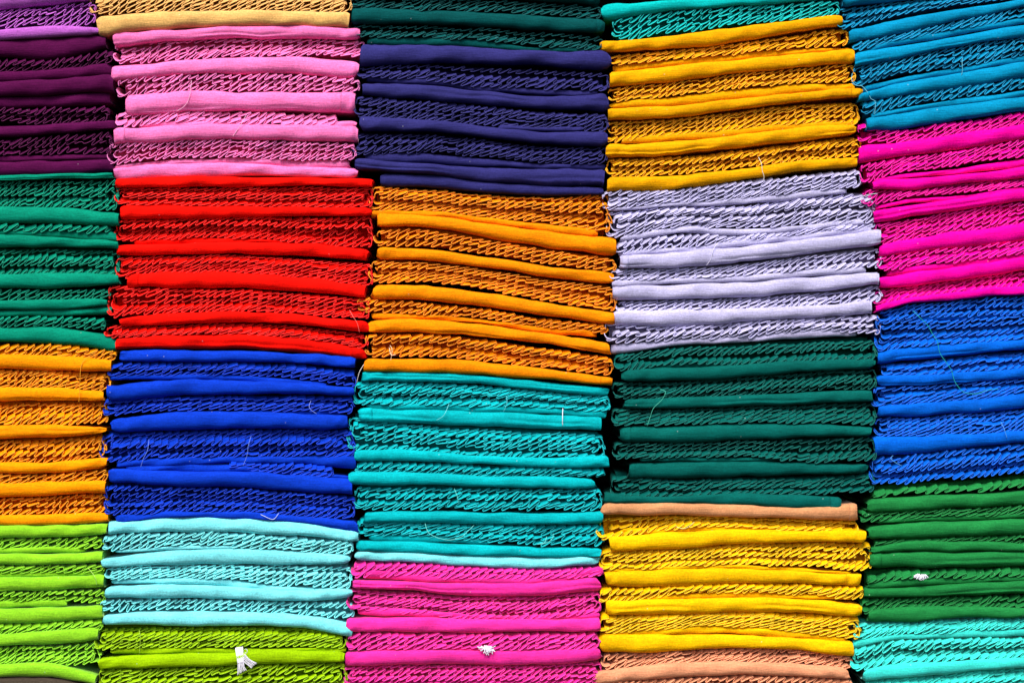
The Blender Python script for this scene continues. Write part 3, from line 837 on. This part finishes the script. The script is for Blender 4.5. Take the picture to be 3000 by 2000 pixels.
    tan = at(s + 1.2) - at(s - 1.2)
    tx, tz = tan[:, 0], tan[:, 2]
    ln = np.maximum(np.hypot(tx, tz), 1e-3)
    weak = np.clip(ln / 1.6, 0, 1)
    nx, nz = -tz / ln, tx / ln
    small = ln < 0.4
    nx[small], nz[small] = 0.0, 1.0
    yfront = front + 1.1 * wob(s, 55, seed + 9) + 0.9 * np.cos(T * 1.0 + 1.0) * 0.5
    dr = droop * (1 + 0.45 * wob(s, 65, seed + 10))
    rings = []
    for d, fa in ((0.0, 1.0), (1.3, 0.97), (3.4, 0.80), (9.0, 0.30), (150.0, 0.0)):
        B = A2 * fa
        base = at(s + (offx * flat + k * A2 * sinT) * (0.25 + 0.75 * fa))
        zz = base[:, 2] + nz * B * sinT + dr * (0.55 - math.exp(-d / 2.6))
        xx = base[:, 0] + nx * B * sinT
        if d > 20:                                             # the flat cloth behind draws in from the ends
            xx = np.clip(xx, xl + 4, xr - 4)
        rings.append(np.stack([xx, base[:, 1] + yfront + d, zz], 1))
    n = len(s)
    V = np.stack(rings, 1)
    ruf = mesh_object('ruffle', V.reshape(-1, 3), grid_faces(n, len(rings)), mat, parent, origin)
    # overlock hem: a cord along the front edge
    E = rings[0]
    t = np.gradient(E, axis=0)
    t /= np.maximum(np.linalg.norm(t, axis=1, keepdims=True), 1e-6)
    yv = np.array([0, 1.0, 0])
    side = np.cross(t, yv)
    side /= np.maximum(np.linalg.norm(side, axis=1, keepdims=True), 1e-6)
    upv = np.cross(side, t)
    rad = 0.48 * (1 + 0.10 * np.sin(s * 5.1))[:, None]
    ns = 4
    ringv = [E + rad * (math.cos(q) * side + math.sin(q) * upv * 0.9) for q in np.linspace(0, 2 * math.pi, ns, endpoint=False)]
    HV = np.stack(ringv, 1)
    mesh_object('hem', HV.reshape(-1, 3), grid_faces(n, ns, True), hem_mat, ruf, origin)
    return ruf

def tag(o, label, cat=None, group=None, kind=None):
    o['label'] = label
    if cat:
        o['category'] = cat
    if group:
        o['group'] = group
    if kind:
        o['kind'] = kind

# ------------------------------------------------------------------ setting: table top and the back of the stall
def box(name, lo, hi, mat, parent=None, bevel=0.0):
    x0, y0, z0 = lo
    x1, y1, z1 = hi
    v = [(x0, y0, z0), (x1, y0, z0), (x1, y1, z0), (x0, y1, z0), (x0, y0, z1), (x1, y0, z1), (x1, y1, z1), (x0, y1, z1)]
    f = [[0, 3, 2, 1], [4, 5, 6, 7], [0, 1, 5, 4], [1, 2, 6, 5], [2, 3, 7, 6], [3, 0, 4, 7]]
    o = mesh_object(name, v, f, mat, parent, smooth=False)
    return o

wood = plain_material('stall_wood', (96, 74, 56))
dark = plain_material('stall_back_paint', (38, 34, 32), 0.9)
t = box('table_top', (-720, -18, -32), (790, 260, -0.3), wood)
t.location = (0, 0, TABLE_Z)
tag(t, 'wooden stall board that carries the stacks', kind='structure')
w = box('wall', (-760, 262, -60), (830, 280, 760), dark)
w.location = (0, 0, TABLE_Z)
tag(w, 'dark stall back behind the stacks', kind='structure')

rf = box('shade_board', (-760, -8, 738), (830, 261, 758), wood)  # added out of view to shade the wall gaps and upper rows
rf.location = (0, 0, TABLE_Z)
tag(rf, 'unseen board added over the stacks to shade their tops', kind='structure')

# ------------------------------------------------------------------ the cloths
def build_stack(key, elements):
    rgb, words, where = INFO[key]
    cloths, cur = [], []
    for e in elements:
        if e[0] == 'F' and cur:
            cloths.append(cur)
            cur = []
        cur.append(e)
    cloths.append(cur)
    nc = len(cloths)
    for ci, els in enumerate(cloths):
        lo = min(min(e[4]) for e in els)
        xl, xr = min(e[1] for e in els), max(e[2] for e in els)
        origin = np.array([(xl + xr) / 2, 90.0, lo])
        root = bpy.data.objects.new('folded_cloth', None)
        root.empty_display_size = 0.02
        col.objects.link(root)
        root.location = (origin[0] * MM, origin[1] * MM, TABLE_Z + origin[2] * MM)
        rows_n = sum(e[5] for e in els)
        if key in SPECIAL and ci in SPECIAL[key]:
            label = SPECIAL[key][ci]
        elif nc == 1:
            label = f'single {words} folded cloth lying {where}'
        elif ci == 0:
            label = f'topmost {words} folded cloth of the stack {where}'
        elif ci == nc - 1:
            label = f'lowest {words} folded cloth of the stack {where}'
        else:
            label = f'{ORD[ci]} {words} cloth from the top of the stack {where}'
        tag(root, label, 'cloth', f'{words} cloths stacked {where}' if nc > 1 else None)
        jit = rng.uniform(-1.6, 1.6)
        for e in els:
            if e[0] == 'F':
                make_fold('fold', e, jit + rng.uniform(-5.0, -2.5), MAT[key], root, origin, flap=FLAPS.get((key, ci)))
            elif e[0] == 'f':
                make_fold('inner_fold', e, jit + rng.uniform(0.0, 2.5), MAT[key], root, origin, thin=True)
            else:
                make_fold('inner_layers', ('c', e[1] + 5, e[2] - 5, e[3], e[4], 0), jit + 17.0, MAT[key], root, origin, core=True)
                ps = int(rng.integers(1 << 20))
                lam0 = rng.uniform(7.6, 9.3) if e[5] > 1 else rng.uniform(8.6, 11)
                shift = rng.uniform(-0.2, 0.8)
                for i in range(e[5]):
                    dr = rng.uniform(1.5, 3.0) if rng.random() < 0.7 else rng.uniform(3.2, 5.2)
                    if e[5] == 1:
                        dr = rng.uniform(4.4, 6.5)
                    fr = jit + rng.uniform(-0.5, 2.0)
                    if e[5] > 2 and 0 < i < e[5] - 1 and rng.random() < 0.4:
                        fr += rng.uniform(2.0, 5.0)
                    size = 1.0
                    if i == 0 and e[5] > 2 and rng.random() < 0.65:      # the uppermost layer is often pressed back under the fold
                        size, fr, dr = rng.uniform(0.6, 0.8), fr + rng.uniform(2.0, 5.0), dr * 0.7
                    make_ruffle(e, i, e[5], ps, fr, MAT[key], HEM[key], root, origin, dr, lam0, shift, size)

SPECIAL = {}
FLAPS = {('red', 3): 'L', ('red', 5): 'R', ('aqua', 0): 'R', ('lavender', 1): 'L', ('yellow', 2): 'R', ('camel', 0): 'R', ('bottle', 5): 'R',
         ('cerulean', 3): 'L', ('amber', 5): 'R', ('pink', 2): 'R', ('pink', 3): 'L', ('hotpink', 1): 'L', ('turquoise', 1): 'L', ('bottle', 3): 'L',
         ('mustard', 2): 'R', ('mustard', 5): 'L', ('darkteal', 1): 'R', ('leaf', 4): 'L', ('azure', 2): 'L'}
for key, elements in STACKS:
    build_stack(key, elements)

# ------------------------------------------------------------------ loose threads and frayed tufts
def tube(pts, rad, ns=5, taper=True):
    E = np.asarray(pts, float)
    # smooth the polyline
    n0 = len(E)
    tt = np.arange(n0, dtype=float)
    q = np.linspace(0, n0 - 1, (n0 - 1) * 6 + 1)
    E = np.stack([curve(q, tt, E[:, c]) for c in range(3)], 1)
    t = np.gradient(E, axis=0)
    t /= np.maximum(np.linalg.norm(t, axis=1, keepdims=True), 1e-6)
    s1 = np.cross(t, np.array([0.1, 1.0, 0.05]))
    s1 /= np.maximum(np.linalg.norm(s1, axis=1, keepdims=True), 1e-6)
    s2 = np.cross(s1, t)
    rr = np.full(len(E), rad)[:, None]
    if taper:
        rr[0] *= 0.4; rr[-1] *= 0.4
    V = np.stack([E + rr * (math.cos(a) * s1 + math.sin(a) * s2) for a in np.linspace(0, 2 * math.pi, ns, endpoint=False)], 1)
    n = len(E)
    f = grid_faces(n, ns, True)
    f += [list(range(ns)), list(range((n - 1) * ns, n * ns))[::-1]]
    return V.reshape(-1, 3), f

def thread_material(name, rgb):
    return plain_material(name, rgb, 0.6, 0.05, (300, 300, 300))

THREAD_INFO = {
 'pink': ((255, 190, 225), 'pale pink thread hanging from the third pink ruffle band'),
 'pink2': ((255, 190, 225), 'short pale pink thread over the lowest pink ruffles'),
 'gold': ((250, 240, 215), 'whitish thread crossing from mustard cloth to the lavender ruffles'),
 'lilac': ((235, 230, 250), 'white thread hanging over the smooth lavender fold'),
 'green': ((70, 190, 160), 'pale green curved thread hanging on the bottle green stack'),
 'white': ((250, 245, 255), 'straight white thread upright on the turquoise fold'),
 'aqua': ((120, 230, 235), 'aqua thread hanging over the upper left turquoise fold'),
 'aqua2': ((110, 225, 215), 'aqua thread sagging in a wide bow over turquoise ruffles'),
 'aqua3': ((110, 225, 215), 'looped aqua thread at the lower right of the turquoise stack'),
 'teal': ((0, 175, 160), 'long green thread wandering down the azure blue stack'),
 'blue': ((110, 140, 235), 'left of two blue threads hanging from the royal blue ruffles'),
 'blue2': ((110, 140, 235), 'right of two blue threads hanging from the royal blue ruffles'),
 'blue3': ((130, 150, 240), 'short curved blue thread near the right of the royal stack'),
 'white2': ((210, 225, 255), 'whitish thread sagging at the foot of the royal blue stack'),
 'orange': ((255, 170, 20), 'long orange thread hanging on the topmost orange cloths'),
 'cer': ((120, 205, 225), 'pale blue thread trailing from mustard onto the cerulean stack'),
 'cer2': ((110, 200, 220), 'short pale blue thread hanging on the middle cerulean fold'),
 'white3': ((240, 225, 220), 'whitish thread between red stack and turquoise ruffles'),
 'azw': ((90, 170, 240), 'short light blue thread on the azure fold'),
 'azw2': ((90, 170, 240), 'bent light blue thread on the lowest azure ruffles'),
 'turq2': ((100, 225, 215), 'short aqua thread on the wide turquoise pleats'),
 'turq3': ((90, 215, 225), 'short aqua thread under the uppermost turquoise ruffles'),
 'lime': ((170, 205, 60), 'lime thread upright on the olive lime cloth'),
 'lime2': ((190, 235, 110), 'pale lime thread at the end of the lime green stack'),
 'lil2': ((240, 238, 252), 'white thread sticking out from lavender towards magenta'),
 'yel': ((255, 240, 150), 'pale curled thread on the uppermost yellow ruffles'),
 'red': ((255, 110, 100), 'fine pale red thread at the right end of red stack'),
 'amb': ((255, 235, 200), 'small hooked pale thread on the lowest amber ruffles'),
 'amb2': ((255, 225, 180), 'upright pale thread on the lowest amber ruffles'),
}
seen = set()
for name, pts in THREADS:
    if name == 'pink' and 'pink' in seen:
        name = 'pink2'
    seen.add(name)
    rgb, label = THREAD_INFO[name]
    r = np.random.default_rng(len(seen) * 7 + 3)
    n = len(pts)
    P3 = [(x, -4.2 - 1.2 * math.sin(math.pi * i / max(1, n - 1)) + r.uniform(-0.3, 0.3) + (2.5 if i == 0 else 0), z) for i, (x, z) in enumerate(pts)]
    o0 = np.array([pts[-1][0], -4.0, pts[-1][1]])
    v, f = tube(P3, 0.28 if name != 'white' else 0.42)
    o = mesh_object('loose_thread', v, f, thread_material('thread_' + str(len(seen)), rgb), None, o0)
    o.location = (o0[0] * MM, o0[1] * MM, TABLE_Z + o0[2] * MM)
    tag(o, label, 'thread')

white_m = thread_material('tuft_white', (226, 222, 234))

def tuft(x, z, label, tape, yarns, seed, rad=(0.26, 0.42)):
    """a scrap of white tape with its end frayed to loose yarns; tape: centre line and width of the woven part, yarns: paths"""
    r = np.random.default_rng(seed)
    root = bpy.data.objects.new('frayed_tape', None)
    root.empty_display_size = 0.01
    col.objects.link(root)
    o0 = np.array([x, -4.0, z])
    root.location = (o0[0] * MM, o0[1] * MM, TABLE_Z + o0[2] * MM)
    tag(root, label, 'tape')
    if tape:
        (ax, az), (bx, bz), wa, wb = tape
        n, m = 14, 15
        V = []
        for i in range(n):
            for j in range(m):
                u, v = i / (n - 1) - 0.5, j / (m - 1)
                w_ = wa + (wb - wa) * v
                weave = 0.22 * (1 if (i + j) % 2 else -1)
                V.append((x + ax + (bx - ax) * v + u * w_ + r.uniform(-.12, .12), -4.6 - 1.6 * v + weave + 3.5 * (1 - v) ** 2, z + az + (bz - az) * v + u * 1.2 + r.uniform(-.12, .12)))
        mesh_object('woven_tape', V, grid_faces(n, m), white_m, root, o0)
    for p in yarns:
        pts = [(x + px + r.uniform(-.25, .25), -5.4 - 1.3 * math.sin(1.6 * k / max(1, len(p) - 1)) + r.uniform(-.5, .5), z + pz + r.uniform(-.25, .25)) for k, (px, pz) in enumerate(p)]
        v, f = tube(pts, r.uniform(*rad), 6, taper=False)
        mesh_object('yarn', v, f, white_m, root, o0)

def fan(n, a0, a1, r0, r1, cx, cz, sx, seed):
    """short yarns that spread from a line"""
    r = np.random.default_rng(seed)
    out = []
    for k in range(n):
        u = (k + 0.5) / n
        a = math.radians(a0 + (a1 - a0) * u + r.uniform(-12, 12))
        L = r.uniform(r0, r1)
        bx, bz = cx + (u - 0.5) * sx, cz + r.uniform(-.8, .8)
        bend = r.uniform(-0.35, 0.35)
        out.append([(bx, bz), (bx + math.cos(a) * L * .5, bz + math.sin(a) * L * .5), (bx + math.cos(a + bend) * L, bz + math.sin(a + bend) * L)])
    return out

yarn = []
for k in range(9):                                            # the yarns that hang down
    u = k / 8
    yarn.append([(-0.2 + 6.0 * u, -13.0 + 3.0 * u), (0.2 + 6.0 * u, -19 + 2.0 * u), (0.0 + 8.5 * u, -25.5 + 4.5 * u)])
for k in range(8):                                            # the yarns that sweep to the right
    u = k / 7
    yarn.append([(4.5 + 2.0 * u, -12 + 7.0 * u), (9.5 + 2.0 * u, -15.5 + 5.5 * u), (13.5 + 5.0 * u, -19.0 + 5.0 * u)])
yarn.append([(6.5, -1.0), (8.6, -0.4), (9.4, -2.4), (8.2, -4.2), (6.9, -3.4)])
tuft(-267.0, 48.0, 'white frayed tape hanging from the olive lime ruffles', ((0.6, 0.8), (3.0, -13.5), 7.5, 6.5), yarn, 5)
tuft(-25.0, 49.5, 'small white frayed tuft stuck on the hot pink ruffles', None,
     fan(10, 215, 330, 3.0, 7.0, 0, 0.5, 9, 3) + fan(10, 235, 300, 5.0, 9.0, 1.0, 0.8, 6, 4) + fan(7, 170, 370, 3.0, 6.0, 0.0, 0.2, 8, 5), 8, (0.4, 0.65))
tuft(398.0, 119.2, 'small fan of white yarns in the leaf green ruffles', None,
     fan(17, 205, 325, 3.4, 5.0, 0, 0.6, 9, 9) + fan(9, 225, 310, 4.0, 5.5, 0, 0.8, 6, 10), 12, (0.36, 0.6))
